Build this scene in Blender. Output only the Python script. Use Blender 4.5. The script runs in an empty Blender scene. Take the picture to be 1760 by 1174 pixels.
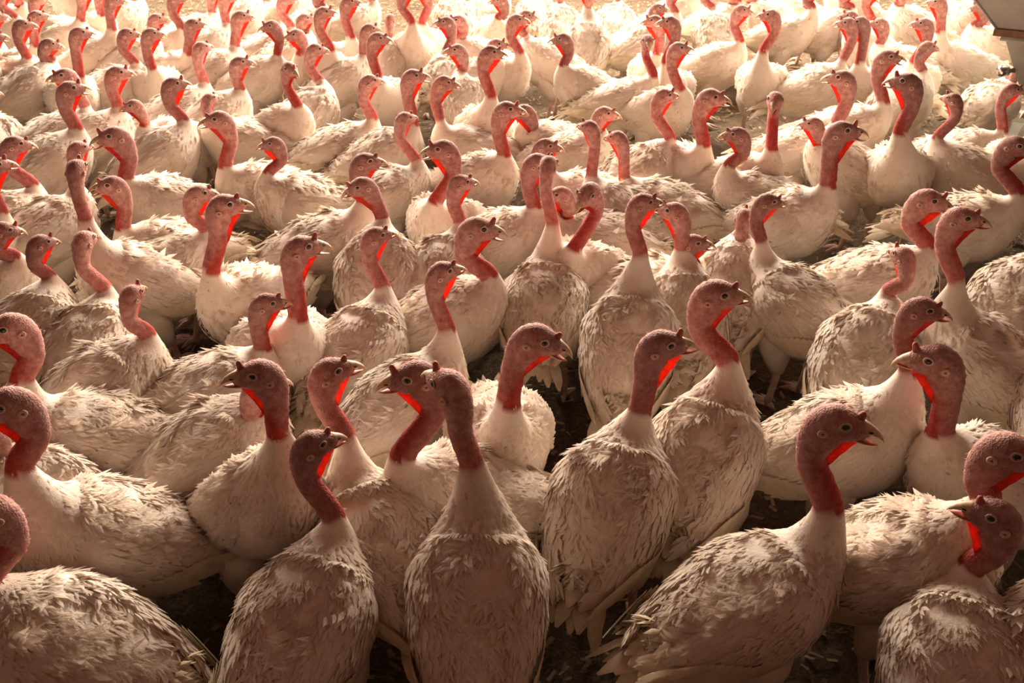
import bpy, math, random
from math import sin, cos, pi, radians, atan2, sqrt
from mathutils import Vector, Matrix

random.seed(11)
scene = bpy.context.scene
C = scene.collection
# ------------------------------------------------------------------ camera, world, light
W_PX, H_PX, F_PX = 1760.0, 1174.0, 1760.0
PITCH = math.atan2(1001.0, F_PX)
CAM = Vector((0, 0, 1.66))
cd = bpy.data.cameras.new('camera'); cam = bpy.data.objects.new('camera', cd); C.objects.link(cam)
cam.location = CAM; cam.rotation_euler = (pi/2 - PITCH, 0, 0)
cd.sensor_width = 36.0; cd.lens = 36.0 * F_PX / W_PX; cd.clip_start = 0.02; cd.clip_end = 100
cd.dof.use_dof = True; cd.dof.focus_distance = 2.3; cd.dof.aperture_fstop = 11.0
scene.camera = cam
world = bpy.data.worlds.new('world'); scene.world = world; world.use_nodes = True
wb = world.node_tree.nodes['Background']; wb.inputs[0].default_value = (1.0, 0.45, 0.27, 1); wb.inputs[1].default_value = 0.11
def area(name, loc, aim, sx, sy, power, col):
    l = bpy.data.lights.new(name, 'AREA'); l.shape = 'RECTANGLE'; l.size = sx; l.size_y = sy; l.energy = power; l.color = col
    o = bpy.data.objects.new(name, l); C.objects.link(o); o.location = loc
    o.rotation_euler = (Vector(aim) - Vector(loc)).to_track_quat('-Z', 'Y').to_euler(); return o
# the long open side of the barn beyond the far birds: daylight
area('daylight_opening', (0.2, 9.0, 2.75), (0.1, 2.4, 0.3), 11.0, 1.7, 2500, (1.0, 0.82, 0.64))
scene.view_settings.view_transform = 'Standard'; scene.view_settings.look = 'None'
scene.view_settings.gamma = 1.0; scene.view_settings.exposure = 0.25; scene.view_settings.use_curve_mapping = False

# ------------------------------------------------------------------ materials
def mat(name):
    m = bpy.data.materials.new(name); m.use_nodes = True
    nt = m.node_tree; return m, nt, nt.nodes['Principled BSDF']
def N(nt, kind, **kw):
    n = nt.nodes.new(kind)
    for k, v in kw.items():
        if isinstance(v, tuple) and k[0] == 'i' and k[1:].isdigit(): n.inputs[int(k[1:])].default_value = v
        else: setattr(n, k, v)
    return n
def ramp(nt, fac, stops):
    r = nt.nodes.new('ShaderNodeValToRGB'); e = r.color_ramp.elements
    e[0].position, e[0].color = stops[0][0], (*stops[0][1], 1); e[1].position, e[1].color = stops[-1][0], (*stops[-1][1], 1)
    for p, c in stops[1:-1]:
        k = e.new(p); k.color = (*c, 1)
    nt.links.new(fac, r.inputs[0]); return r.outputs[0]
def noise(nt, vec, scale, detail=3, rough=0.6, dist=0.0):
    n = nt.nodes.new('ShaderNodeTexNoise'); n.inputs['Scale'].default_value = scale; n.inputs['Detail'].default_value = detail
    n.inputs['Roughness'].default_value = rough; n.inputs['Distortion'].default_value = dist
    if vec is not None: nt.links.new(vec, n.inputs['Vector'])
    return n.outputs['Fac']
def mix(nt, fac, a, b, mode='MIX'):
    m = nt.nodes.new('ShaderNodeMix'); m.data_type = 'RGBA'; m.blend_type = mode
    for s, v in ((m.inputs[0], fac), (m.inputs[6], a), (m.inputs[7], b)):
        if hasattr(v, 'is_linked'): nt.links.new(v, s)
        elif isinstance(v, tuple): s.default_value = (*v, 1)
        else: s.default_value = v
    return m.outputs[2]
def math_(nt, op, a, b=None):
    m = nt.nodes.new('ShaderNodeMath'); m.operation = op
    for s, v in ((m.inputs[0], a), (m.inputs[1], b)):
        if v is None: continue
        if hasattr(v, 'is_linked'): nt.links.new(v, s)
        else: s.default_value = v
    return m.outputs[0]
def bump(nt, h, strength, dist, bsdf):
    b = nt.nodes.new('ShaderNodeBump'); b.inputs['Strength'].default_value = strength; b.inputs['Distance'].default_value = dist
    nt.links.new(h, b.inputs['Height']); nt.links.new(b.outputs[0], bsdf.inputs['Normal'])

def feather_color(nt, vec):
    """white down, cream in places, with soiled patches that differ from bird to bird"""
    info = nt.nodes.new('ShaderNodeObjectInfo')
    add = nt.nodes.new('ShaderNodeVectorMath'); add.operation = 'ADD'
    sc = nt.nodes.new('ShaderNodeVectorMath'); sc.operation = 'SCALE'; sc.inputs[3].default_value = 37.0
    cmb = nt.nodes.new('ShaderNodeCombineXYZ')
    for i in range(3): nt.links.new(info.outputs['Random'], cmb.inputs[i])
    nt.links.new(cmb.outputs[0], sc.inputs[0]); nt.links.new(sc.outputs[0], add.inputs[0]); nt.links.new(vec, add.inputs[1])
    v = add.outputs[0]
    base = ramp(nt, noise(nt, v, 9, 3), [(0.3, (0.88, 0.765, 0.655)), (0.55, (0.93, 0.84, 0.75)), (0.75, (0.95, 0.90, 0.84))])
    dirt = ramp(nt, noise(nt, v, 5.5, 5, 0.68, 0.6), [(0.53, (0, 0, 0)), (0.74, (0.6, 0.6, 0.6))])
    spots = ramp(nt, noise(nt, v, 46, 3, 0.6), [(0.66, (0, 0, 0)), (0.74, (0.6, 0.6, 0.6))])
    c = mix(nt, dirt, base, (0.50, 0.34, 0.20)); c = mix(nt, spots, c, (0.30, 0.19, 0.12))
    return c, v

def make_feather_mat():
    m, nt, b = mat('white_feather')
    tc = nt.nodes.new('ShaderNodeTexCoord')
    c, v = feather_color(nt, tc.outputs['Object'])
    nt.links.new(c, b.inputs['Base Color']); b.inputs['Roughness'].default_value = 0.85; b.inputs['Specular IOR Level'].default_value = 0.15
    bump(nt, noise(nt, v, 140, 3, 0.7), 0.35, 0.004, b)
    tr = nt.nodes.new('ShaderNodeBsdfTranslucent'); nt.links.new(c, tr.inputs[0])
    ms = nt.nodes.new('ShaderNodeMixShader'); ms.inputs[0].default_value = 0.25
    nt.links.new(b.outputs[0], ms.inputs[1]); nt.links.new(tr.outputs[0], ms.inputs[2])
    nt.links.new(ms.outputs[0], nt.nodes['Material Output'].inputs[0])
    return m
def make_body_mat():
    m, nt, b = mat('turkey_skin_and_down')
    tc = nt.nodes.new('ShaderNodeTexCoord')
    c, v = feather_color(nt, tc.outputs['Object'])
    sk = N(nt, 'ShaderNodeAttribute', attribute_name='skin'); rd = N(nt, 'ShaderNodeAttribute', attribute_name='red')
    mott = noise(nt, v, 60, 4, 0.65)
    pink = ramp(nt, mott, [(0.3, (0.39, 0.165, 0.15)), (0.5, (0.55, 0.285, 0.26)), (0.72, (0.71, 0.46, 0.42))])
    red = ramp(nt, mott, [(0.3, (0.36, 0.030, 0.026)), (0.7, (0.55, 0.085, 0.065))])
    skin = mix(nt, rd.outputs['Fac'], pink, red)
    info = nt.nodes.new('ShaderNodeObjectInfo')
    hsv = nt.nodes.new('ShaderNodeHueSaturation'); nt.links.new(skin, hsv.inputs['Color'])
    nt.links.new(math_(nt, 'ADD', math_(nt, 'MULTIPLY', info.outputs['Random'], 0.45), 0.72), hsv.inputs['Value'])
    col = mix(nt, sk.outputs['Fac'], c, hsv.outputs[0])
    nt.links.new(col, b.inputs['Base Color']); b.inputs['Roughness'].default_value = 0.72; b.inputs['Specular IOR Level'].default_value = 0.25
    b.inputs['Subsurface Weight'].default_value = 0.12; b.inputs['Subsurface Radius'].default_value = (1.0, .35, .22); b.inputs['Subsurface Scale'].default_value = 0.008
    vo = nt.nodes.new('ShaderNodeTexVoronoi'); vo.inputs['Scale'].default_value = 260; nt.links.new(v, vo.inputs['Vector'])
    h = math_(nt, 'ADD', math_(nt, 'MULTIPLY', math_(nt, 'MULTIPLY', vo.outputs['Distance'], 1.1), sk.outputs['Fac']), noise(nt, v, 110, 4, 0.7))
    bump(nt, h, 0.5, 0.003, b)
    return m
def plain(name, col, rough=0.5, var=0.2, scale=80, spec=0.4, trans=0.0, metal=0.0, bmp=0.0):
    m, nt, b = mat(name)
    tc = nt.nodes.new('ShaderNodeTexCoord')
    n = noise(nt, tc.outputs['Object'], scale, 4)
    c = ramp(nt, n, [(0.3, tuple(x*(1-var) for x in col)), (0.7, tuple(min(1, x*(1+var)) for x in col))])
    nt.links.new(c, b.inputs['Base Color']); b.inputs['Roughness'].default_value = rough; b.inputs['Specular IOR Level'].default_value = spec
    b.inputs['Metallic'].default_value = metal
    if bmp: bump(nt, n, bmp, 0.004, b)
    if trans:
        tr = nt.nodes.new('ShaderNodeBsdfTranslucent'); nt.links.new(c, tr.inputs[0])
        ms = nt.nodes.new('ShaderNodeMixShader'); ms.inputs[0].default_value = trans
        nt.links.new(b.outputs[0], ms.inputs[1]); nt.links.new(tr.outputs[0], ms.inputs[2])
        nt.links.new(ms.outputs[0], nt.nodes['Material Output'].inputs[0])
    return m
M = {}
M['feather'] = make_feather_mat(); M['body'] = make_body_mat()
M['beak'] = plain('horn_beak', (0.64, 0.43, 0.28), 0.45, 0.25, 120)
M['mouth'] = plain('mouth_flesh', (0.55, 0.10, 0.07), 0.4, 0.2, 90, trans=0.3)
M['eye'] = plain('black_eye', (0.012, 0.010, 0.009), 0.08, 0.1, 50, 0.7)
M['lid'] = plain('pale_eyelid', (0.62, 0.42, 0.36), 0.6, 0.2, 150)
M['hole'] = plain('ear_opening', (0.16, 0.07, 0.05), 0.8, 0.2, 90)
M['ear'] = plain('pale_ear', (0.66, 0.43, 0.35), 0.7, 0.2, 150)
M['snood'] = plain('red_snood', (0.45, 0.13, 0.10), 0.6, 0.25, 130, trans=0.15)
M['wattle'] = plain('red_wattle', (0.86, 0.085, 0.045), 0.5, 0.25, 70, trans=0.65)
M['bristle'] = plain('pale_bristle', (0.62, 0.34, 0.29), 0.8, 0.15, 60, trans=0.3)
M['shank'] = plain('pink_shank', (0.55, 0.38, 0.30), 0.6, 0.25, 60, bmp=0.3)
M['quill'] = plain('soiled_flight_feather', (0.80, 0.70, 0.54), 0.8, 0.22, 22, 0.15, trans=0.25)
M['metal'] = plain('galvanised_steel', (0.50, 0.49, 0.46), 0.45, 0.12, 14, 0.5, metal=0.35)
M['rust'] = plain('rusty_flange', (0.22, 0.12, 0.07), 0.7, 0.3, 30)
M['chrome'] = plain('chrome', (0.62, 0.62, 0.62), 0.18, 0.1, 20, 0.6, metal=1.0)
M['flake'] = plain('wood_shaving', (0.30, 0.22, 0.15), 0.9, 0.4, 9, 0.1)
def make_litter():
    m, nt, b = mat('litter_floor')
    tc = nt.nodes.new('ShaderNodeTexCoord'); v = tc.outputs['Object']
    a = noise(nt, v, 3, 5, 0.65); s = noise(nt, v, 55, 6, 0.75, 1.5)
    c = mix(nt, ramp(nt, s, [(0.35, (0, 0, 0)), (0.65, (1, 1, 1))]), (0.085, 0.058, 0.038), (0.30, 0.225, 0.15))
    c = mix(nt, ramp(nt, a, [(0.45, (0, 0, 0)), (0.7, (0.7, 0.7, 0.7))]), c, (0.10, 0.066, 0.042))
    nt.links.new(c, b.inputs['Base Color']); b.inputs['Roughness'].default_value = 0.95; b.inputs['Specular IOR Level'].default_value = 0.1
    bump(nt, s, 0.9, 0.02, b); return m
M['litter'] = make_litter()

# ------------------------------------------------------------------ object helpers
def mesh(name, verts, faces, mats, midx=None, smooth=True):
    me = bpy.data.meshes.new(name); me.from_pydata([tuple(v) for v in verts], [], faces)
    for m in mats: me.materials.append(M[m])
    if midx: me.polygons.foreach_set('material_index', midx)
    if smooth: me.polygons.foreach_set('use_smooth', [True]*len(me.polygons))
    me.update(); return me
def obj(name, me, parent=None, mw=None):
    o = bpy.data.objects.new(name, me); C.objects.link(o)
    if parent is not None: o.parent = parent
    if mw is not None: o.matrix_local = mw
    return o
def smooth01(t): t = max(0.0, min(1.0, t)); return t*t*(3-2*t)
def lerp(a, b, t): return a + (b-a)*t

# ------------------------------------------------------------------ the setting
v = []; f = []
nx_, ny_ = 60, 60
for j in range(ny_+1):
    for i in range(nx_+1):
        x = -9 + 18*i/nx_; y = -1.5 + 15*j/ny_
        v.append((x, y, -0.006 + 0.006*sin(3.1*x+1.7*y)*cos(2.3*y-x)))
for j in range(ny_):
    for i in range(nx_):
        a = j*(nx_+1)+i; f.append((a, a+1, a+nx_+2, a+nx_+1))
fl = obj('floor', mesh('floor', v, f, ['litter'])); fl['kind'] = 'structure'; fl['label'] = 'brown litter floor of the barn under the flock'
rb = random.Random(5); v = []; f = []
for i in range(26000):
    x = rb.uniform(-3.6, 3.6); y = rb.uniform(0.4, 9.0)
    L = rb.uniform(.006, .018); w = rb.uniform(.002, .006); a = rb.uniform(0, 2*pi); t = rb.uniform(-.5, .5); z = rb.uniform(.002, .012)
    d = Vector((cos(a)*cos(t), sin(a)*cos(t), sin(t)*.6)); s_ = Vector((-sin(a), cos(a), rb.uniform(-.4, .4))); p = Vector((x, y, z + L*abs(sin(t))*.4))
    n = len(v); v += [p-d*L-s_*w, p+d*L-s_*w, p+d*L+s_*w, p-d*L+s_*w]; f.append((n, n+1, n+2, n+3))
bd = obj('bedding', mesh('bedding', v, f, ['flake'], smooth=False)); bd['kind'] = 'stuff'; bd['label'] = 'pale wood shavings strewn over the barn floor'; bd['category'] = 'bedding'

def slab(name, x0, x1, y0, y1, z0, z1):
    V = [(x, y, z) for z in (z0, z1) for y in (y0, y1) for x in (x0, x1)]
    return mesh(name, V, [(0, 2, 3, 1), (4, 5, 7, 6), (0, 1, 5, 4), (2, 6, 7, 3), (0, 4, 6, 2), (1, 3, 7, 5)], ['metal'], smooth=False)
for nm, q in (('wall_back', (-8, 8, 9.2, 9.32, 0, 1.9)), ('wall_left', (-8.12, -8, -1.5, 10.12, 0, 2.6)), ('wall_right', (8, 8.12, -1.5, 10.12, 0, 2.6))):
    o = obj(nm, slab(nm, *q)); o['kind'] = 'structure'
# ------------------------------------------------------------------ turkey geometry (local: x forward, y left, z up, origin on the floor)
# body stations: x, z, tilt of the section in degrees, half width, height above, height below the centre
BODY = [(-0.236, .262, -8, .006, .005, .005), (-0.226, .263, -8, .030, .022, .024), (-0.190, .268, -6, .066, .050, .058),
        (-0.135, .277, -4, .096, .082, .094), (-0.070, .289, -2, .117, .104, .124), (-0.005, .302, 2, .127, .115, .142),
        (0.058, .317, 8, .126, .115, .146), (0.108, .337, 20, .110, .103, .136), (0.142, .366, 40, .086, .082, .108),
        (0.156, .400, 58, .066, .064, .080)]
def crom(p, t):
    """Catmull-Rom through tuples p at t in [0, len-1]"""
    n = len(p); i = min(int(t), n-2); u = t-i
    a, b, c, d = p[max(i-1, 0)], p[i], p[i+1], p[min(i+2, n-1)]
    return tuple(0.5*((2*b[k]) + (-a[k]+c[k])*u + (2*a[k]-5*b[k]+4*c[k]-d[k])*u*u + (-a[k]+3*b[k]-3*c[k]+d[k])*u*u*u) for k in range(len(b)))
def body_stations(var):
    """a variant of the body: girth, and how far it is reared up about its centre"""
    fat, pit = var; o = []
    for x, z, t, w, hu, hd in BODY:
        x *= .88; z = .30 + (z-.30)*.92; w *= .90; hu *= .90; hd *= .92
        a = radians(pit)
        dx, dz = x, z-.30
        o.append((dx*cos(a) - dz*sin(a), .30 + .10*sin(max(0, a)) + dx*sin(a) + dz*cos(a), t + pit, w*fat, hu*(.5+.5*fat), hd*(.5+.5*fat)))
    return o
def ring_pt(c, side, up, w, hu, hd, th, pw=1.0):
    cs, sn = cos(th), sin(th)
    if pw != 1.0:
        cs = math.copysign(abs(cs)**pw, cs); sn = math.copysign(abs(sn)**pw, sn)
    return c + side*(w*cs) + up*((hu if sn > 0 else hd)*sn)
def body_pt(st, u, th):
    x, z, t, w, hu, hd = crom(st, u*(len(st)-1)); t = radians(t)
    # folded wings give the back two shoulders with a shallow groove between them
    g = 1.0 - 0.10*max(0, cos((th-pi/2)*2.2))*smooth01((u-.2)/.2)*smooth01((.85-u)/.2) if abs(th-pi/2) < .72 else 1.0
    k = 1 + .038*sin(17*u+2.3*sin(3*th+w*90))*cos(4*th+6*u)*smooth01((sin(th)+.6)/.8)*smooth01(u/.15)*smooth01((.95-u)/.2)   # soft lumps of down
    return ring_pt(Vector((x, 0, z)), Vector((0, 1, 0)), Vector((-sin(t), 0, cos(t))), w*k, hu*g*k, hd*k, th, 0.92)
def body_frame(st, u, th):
    p = body_pt(st, u, th); e = .012
    du = (body_pt(st, min(1, u+e), th) - body_pt(st, max(0, u-e), th)); dt = body_pt(st, u, th+.05) - body_pt(st, u, th-.05)
    n = dt.cross(du)
    if n.length < 1e-9: n = Vector((0, 0, 1))
    n.normalize()
    return p, n, -du.normalized()          # point, outward normal, direction towards the tail

HEADST = [tuple(q*(1.07 if k != 2 else 1) for k, q in enumerate(h)) for h in [(-0.021, -0.066, 86, .0200, .0240, .0255), (-0.018, -0.038, 71, .0220, .0285, .0350), (-0.009, -0.013, 44, .0258, .0298, .0415),
          (0.008, 0.0005, 17, .0280, .0262, .0390), (0.025, -0.001, 2, .0258, .0232, .0325), (0.042, -0.005, -6, .0200, .0178, .0245),
          (0.054, -0.009, -9, .0130, .0120, .0150), (0.061, -0.0105, -9, .0050, .0050, .0060)]]
def bird_mesh(name, st, H, hyaw, hpitch, Nk, seg, sub, hs_=1.0):
    """one continuous skin: rump, body, breast, neck and head. H head centre, Nk end of the bare skin, both local"""
    stn = []                                                   # (centre, normal, side guess, w, hu, hd, skin, red, pw)
    nb = (len(st)-1)*sub
    for i in range(nb+1):
        u = i/nb
        x, z, t, w, hu, hd = crom(st, u*(len(st)-1)); t = radians(t)
        stn.append((Vector((x, 0, z)), Vector((cos(t), 0, sin(t))), Vector((0, 1, 0)), w, hu, hd, 0., 0., .92))
    R = Matrix.Rotation(hyaw, 3, 'Z') @ Matrix.Rotation(-hpitch, 3, 'Y')
    hs = []
    for i in range((len(HEADST)-1)*max(2, sub)+1):
        a, b, t, w, hu, hd = crom(HEADST, i/max(2, sub)); t = radians(t)
        hs.append((H + R @ Vector((a, 0, b))*hs_, R @ Vector((cos(t), 0, sin(t))), R @ Vector((0, 1, 0)), w*hs_, hu*hs_, hd*hs_))
    A = stn[-1][0]; nA = (stn[-1][1]*.5 + (Nk-A).normalized()*.5 + Vector((0, 0, .1))).normalized(); B, nB = hs[0][0], hs[0][1]
    d = hyaw
    K = 8 if sub > 2 else 6
    L1 = (Nk-A).length; L2 = (B-Nk).length
    tN = ((B-Nk).normalized() + (Nk-A).normalized()*.8 + (B-A).normalized()*.4).normalized()
    def herm(p0, m0, p1, m1, t):
        t2, t3 = t*t, t*t*t
        return p0*(2*t3-3*t2+1) + m0*(t3-2*t2+t) + p1*(-2*t3+3*t2) + m1*(t3-t2)
    path = [herm(A, nA*L1*.8, Nk, tN*L1*.8, (i+1)/K) for i in range(K)] + [herm(Nk, tN*L2*.9, B, nB*L2*.9, (i+1)/K) for i in range(K-1)]
    pts = [A] + path + [B]
    w0, u0, d0 = stn[-1][3:6]
    for i, p in enumerate(path):
        tg = (pts[i+2]-pts[i]).normalized(); t = (i+1)/(len(path)+1)
        sg = Matrix.Rotation(d*smooth01(t), 3, 'Z') @ Vector((0, 1, 0))
        if i < K:
            q = 1-(1-(i+1)/K)**1.55; w, hu, hd = lerp(w0, .0255*hs_, q), lerp(u0, .0280*hs_, q), lerp(d0, .0285*hs_, q)
        else:
            q = (i-K+1)/K; w, hu, hd = lerp(.0232, .0212, q)*hs_, lerp(.0250, .0250, q)*hs_, lerp(.0262, .0268, q)*hs_
        stn.append((p, tg, sg, w, hu, hd, 0. if i < K-1 else (0.5 if i == K-1 else 1.), max(0., 1.15-max(0, i-K+1)/K) if i >= K-1 else 1., 1.))
    for c, n, s, w, hu, hd in hs: stn.append((c, n, s, w, hu, hd, 1., 0., 1.))
    V = []; sk = []; rd = []
    for k, (c, n, sg, w, hu, hd, s, r, pw) in enumerate(stn):
        side = sg - n*n.dot(sg)
        if side.length < 1e-4: side = Vector((0, 1, 0))
        side.normalize(); up = n.cross(side)
        for j in range(seg):
            th = 2*pi*j/seg
            if k <= nb: V.append(body_pt(st, k/nb, th))
            else:
                jit = 1 + (.035*sin(j*5.1+k*3.3) if s > .4 else .0)
                V.append(ring_pt(c, side, up, w*jit, hu*jit, hd*jit, th, pw))
            front = max(0., -sin(th))                          # throat side
            sk.append(s if s != .5 else (1. if front > .35 else .25)); rd.append(min(1., r*.55 + .75*front*(1. if r > 0 else .35)))
    k0, k1 = max(1, nb - int(2.2*sub)), min(len(stn)-2, nb + K + 1)
    for it in range((8, 8, 8, 18, 18, 34)[min(5, sub)]):
        W = {}
        for k in range(k0, k1):
            m = .5*smooth01(min(k-k0+1, k1-k)/(.5*sub+1))
            for j in range(seg):
                a = k*seg+j; W[a] = V[a].lerp((V[a-seg] + V[a+seg])*.5, m)
        for a, p in W.items(): V[a] = p
    F = []
    for k in range(len(stn)-1):
        for j in range(seg):
            a = k*seg+j; b = k*seg+(j+1) % seg
            F.append((a, b, b+seg, a+seg))
    F.append(tuple(range(seg-1, -1, -1))); o = (len(stn)-1)*seg; F.append(tuple(o+j for j in range(seg)))
    F = [tuple(reversed(q)) for q in F]
    me = mesh(name, V, F, ['body'])
    for nm, dat in (('skin', sk), ('red', rd)):
        at = me.attributes.new(nm, 'FLOAT', 'POINT'); at.data.foreach_set('value', dat)
    return me, stn, nb, V

NRM = None
def add_feather(V, F, p, n, d, L, w, lift, cup=.25, curl=0.0):
    s = n.cross(d)
    if s.length < 1e-6: return
    s.normalize(); dd = (d*cos(lift) + n*sin(lift)); nn = s.cross(dd) * -1
    if nn.dot(n) < 0: nn = -nn
    m = p + dd*(L*.55) + nn*(w*cup); t = p + dd*L + nn*(L*curl)
    i = len(V)
    V += [p, p + dd*(L*.5) + s*w*.5, m, p + dd*(L*.5) - s*w*.5, t]
    if NRM is not None:
        for k in (0, .22, .0, -.22, .0): NRM.append((n*.72 + nn*.28 + s*k + d*(.12 if k == 0 else .05)).normalized())
    F += [(i, i+2, i+1), (i, i+3, i+2), (i+1, i+2, i+4), (i+2, i+3, i+4)]
def add_plume(V, F, p, n, d, L, w, bend, k=4, side_bend=0.0):
    """a long vane feather: a tapering strip bent along its length with a raised shaft"""
    s = n.cross(d).normalized(); i0 = len(V)
    for a in range(k+1):
        t = a/k; ww = w*(.55+.9*t)*(1-.85*max(0, t-.72)/.28)
        c = p + d*(L*t) + n*(bend*L*t*t) + s*(side_bend*L*t*t)
        V += [c + s*ww*.5, c + n*(.07*w), c - s*ww*.5]
    for a in range(k):
        i = i0+a*3; F += [(i, i+1, i+4, i+3), (i+1, i+2, i+5, i+4)]

def soft(me, nr):
    me.normals_split_custom_set_from_vertices([tuple(q) for q in nr]); return me
def plumage_mesh(st, count, seed):
    global NRM
    r = random.Random(seed); V = []; F = []; NRM = []
    ph = [r.uniform(0, 6.3) for _ in range(6)]
    n = 0; amp = [r.uniform(.6, 1.3) for _ in range(3)]
    while n < count:
        u = r.random(); th = r.uniform(-pi, pi)
        w = crom(st, u*(len(st)-1))[3]
        if u > .93 or r.random() > w/.128: continue
        n += 1
        p, nm, d = body_frame(st, u, th)
        up = sin(th)                                           # 1 on the back, -1 under the breast
        clump = max(0, sin(9*u*amp[0]*2+ph[0]+3*sin(th*2+ph[1])) * cos(th*3*amp[1]+ph[2]+5*u))
        tuft = max(0, sin(23*u+ph[3]+4*sin(th*3+ph[4])))**3
        rough = smooth01((up+.25)/.9)*(0.15+.75*clump+.65*tuft) + .25*smooth01((.25-u)/.25)
        edge = smooth01((.93-u)/.2); rough *= edge
        if r.random() > .35 + .65*edge: continue
        a = r.gauss(0, .22 + .30*rough) + .35*sin(11*u+ph[5]+2.5*th); s = nm.cross(d)
        dd = (d*cos(a) + s*sin(a)).normalized()
        L = r.uniform(.026, .044) + .018*rough*r.random(); L *= (.55 + .45*edge)*(.92 if count > 9000 else 1); ww = L*(r.uniform(.16, .30) if count > 9000 else r.uniform(.22, .36))
        add_feather(V, F, p - nm*.0035, nm, dd, L, ww, .03 + .42*rough*r.random()**1.6 + .05*r.random()*edge - .02*(1-edge), .10, -.06*r.random())
    me = soft(mesh('plumage', V, F, ['feather']), NRM); NRM = None; return me
def wing_mesh(st, sgn, seed, lod):
    r = random.Random(seed); V = []; F = []
    na, nbb = (18, 10) if lod else (9, 6)
    def wp(a, b, off=0.0):
        u = lerp(.80, .10, a); half = .74*sin(pi*min(1, (a*.88+.10)))**.6
        mid = lerp(.30, .22, a); th = mid + b*half
        p, n, d = body_frame(st, u, th)
        p = p + n*(-.004 + .008*smooth01((a-.5)/.3) + .019*(1-b*b)**.7*smooth01(a*4)*(1-.45*a) + off) - Vector((.03*smooth01((a-.72)/.28), 0, .012*smooth01((a-.6)/.4)))
        return p, n, d
    for i in range(na+1):
        for j in range(nbb+1):
            V.append(wp(i/na, -1+2*j/nbb)[0])
    for i in range(na):
        for j in range(nbb):
            a = i*(nbb+1)+j; F.append((a, a+nbb+1, a+nbb+2, a+1))
    cnt = 900 if lod else 200
    for q in range(cnt):                                       # coverts
        a = r.random()**1.2*.92; b = r.uniform(-.95, .95)
        p, n, d = wp(a, b)
        L = lerp(.022, .045, a) * r.uniform(.8, 1.2)
        add_feather(V, F, p, n, (d + Vector((0, 0, -.10)) + n.cross(d)*r.gauss(0, .16)).normalized(), L, L*r.uniform(.26, .4), r.uniform(.03, .20), .12)
    V2 = []; F2 = []
    for q in range(11 if lod else 7):                          # flight feathers fanned along the lower rear edge
        t = q/(10 if lod else 6); a = lerp(.30, .74, t); b = lerp(-.82, -.15, t)
        p, n, d = wp(a, b, .002+.0015*q)
        add_plume(V2, F2, p, n, (d + Vector((0, 0, -.13+.08*t))).normalized(), lerp(.105, .135, t)*r.uniform(.9, 1.1), .020, -.05, 5 if lod else 3, r.uniform(-.05, .05))
    if sgn < 0:
        V = [Vector((p[0], -p[1], p[2])) for p in V]; F = [tuple(reversed(x)) for x in F]
        V2 = [Vector((p[0], -p[1], p[2])) for p in V2]; F2 = [tuple(reversed(x)) for x in F2]
    return mesh('wing', V, F, ['feather']), mesh('flight_feathers', V2, F2, ['quill'])
def tail_mesh(st, seed, lod):
    r = random.Random(seed); V = []; F = []
    x0, z0 = st[1][0], st[1][1]
    k = 10 if lod else 6
    for layer in range(2):
        for q in range(k):
            t = -1+2*q/(k-1)
            d = Vector((-1, t*.34, -.30-.10*abs(t)+.12*layer)).normalized(); n = Vector((-.25, t*.55, 1)).normalized()
            n = (n - d*n.dot(d)).normalized()
            add_plume(V, F, Vector((x0+.045, t*.034, z0+.010+.010*layer-.010*abs(t))), n, d, (.150-.05*layer)*r.uniform(.85, 1.1), .030, -.10*r.uniform(.4, 1.5), 5 if lod else 3, r.uniform(-.08, .08))
    for q in range(60 if lod else 20):                         # fluff at the root
        t = r.uniform(-1, 1); z = r.uniform(-1, 1)
        add_feather(V, F, Vector((x0+.02, t*.04, z0+z*.03)), Vector((0, t, z+.01)).normalized(), Vector((-1, t*.4, -.2+z*.4)).normalized(), r.uniform(.03, .055), .016, r.uniform(0, .4))
    return mesh('tail', V, F, ['quill'])
def tube(path, radii, seg=8, V=None, F=None, sq=1.0):
    V = [] if V is None else V; F = [] if F is None else F; b = len(V)
    for i, p in enumerate(path):
        t = (path[min(i+1, len(path)-1)] - path[max(i-1, 0)]).normalized()
        s = t.cross(Vector((0, 0, 1)));  s = s.normalized() if s.length > 1e-3 else Vector((0, 1, 0)); u = s.cross(t)
        for j in range(seg):
            a = 2*pi*j/seg; V.append(p + (s*cos(a) + u*sin(a)*sq)*radii[i])
    for i in range(len(path)-1):
        for j in range(seg):
            a = b+i*seg+j; c = b+i*seg+(j+1) % seg; F.append((a, c, c+seg, a+seg))
    F.append(tuple(b+j for j in range(seg-1, -1, -1))); e = b+(len(path)-1)*seg; F.append(tuple(e+j for j in range(seg)))
    return V, F
def leg_mesh(sgn, z_hip=.20):
    V, F = tube([Vector((.01, sgn*.062, .245)), Vector((.0, sgn*.066, .205)), Vector((-.012, sgn*.066, .165)), Vector((-.020, sgn*.066, .128))], [.052, .050, .036, .018], 10)
    nm = len(F)
    tube([Vector((-.020, sgn*.066, .14)), Vector((-.016, sgn*.066, .10)), Vector((-.006, sgn*.066, .05)), Vector((.0, sgn*.066, .012))], [.013, .0105, .010, .012], 8, V, F)
    for a, L in ((0, .075), (.5, .060), (-.5, .060), (pi, .030)):
        d = Vector((cos(a), sin(a), 0)); o = Vector((0, sgn*.066, .012))
        tube([o, o + d*L*.5 + Vector((0, 0, .002)), o + d*L + Vector((0, 0, -.006))], [.010, .0085, .003], 6, V, F)
    return mesh('leg', V, F, ['feather', 'shank'], [0]*nm + [1]*(len(F)-nm))
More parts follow.
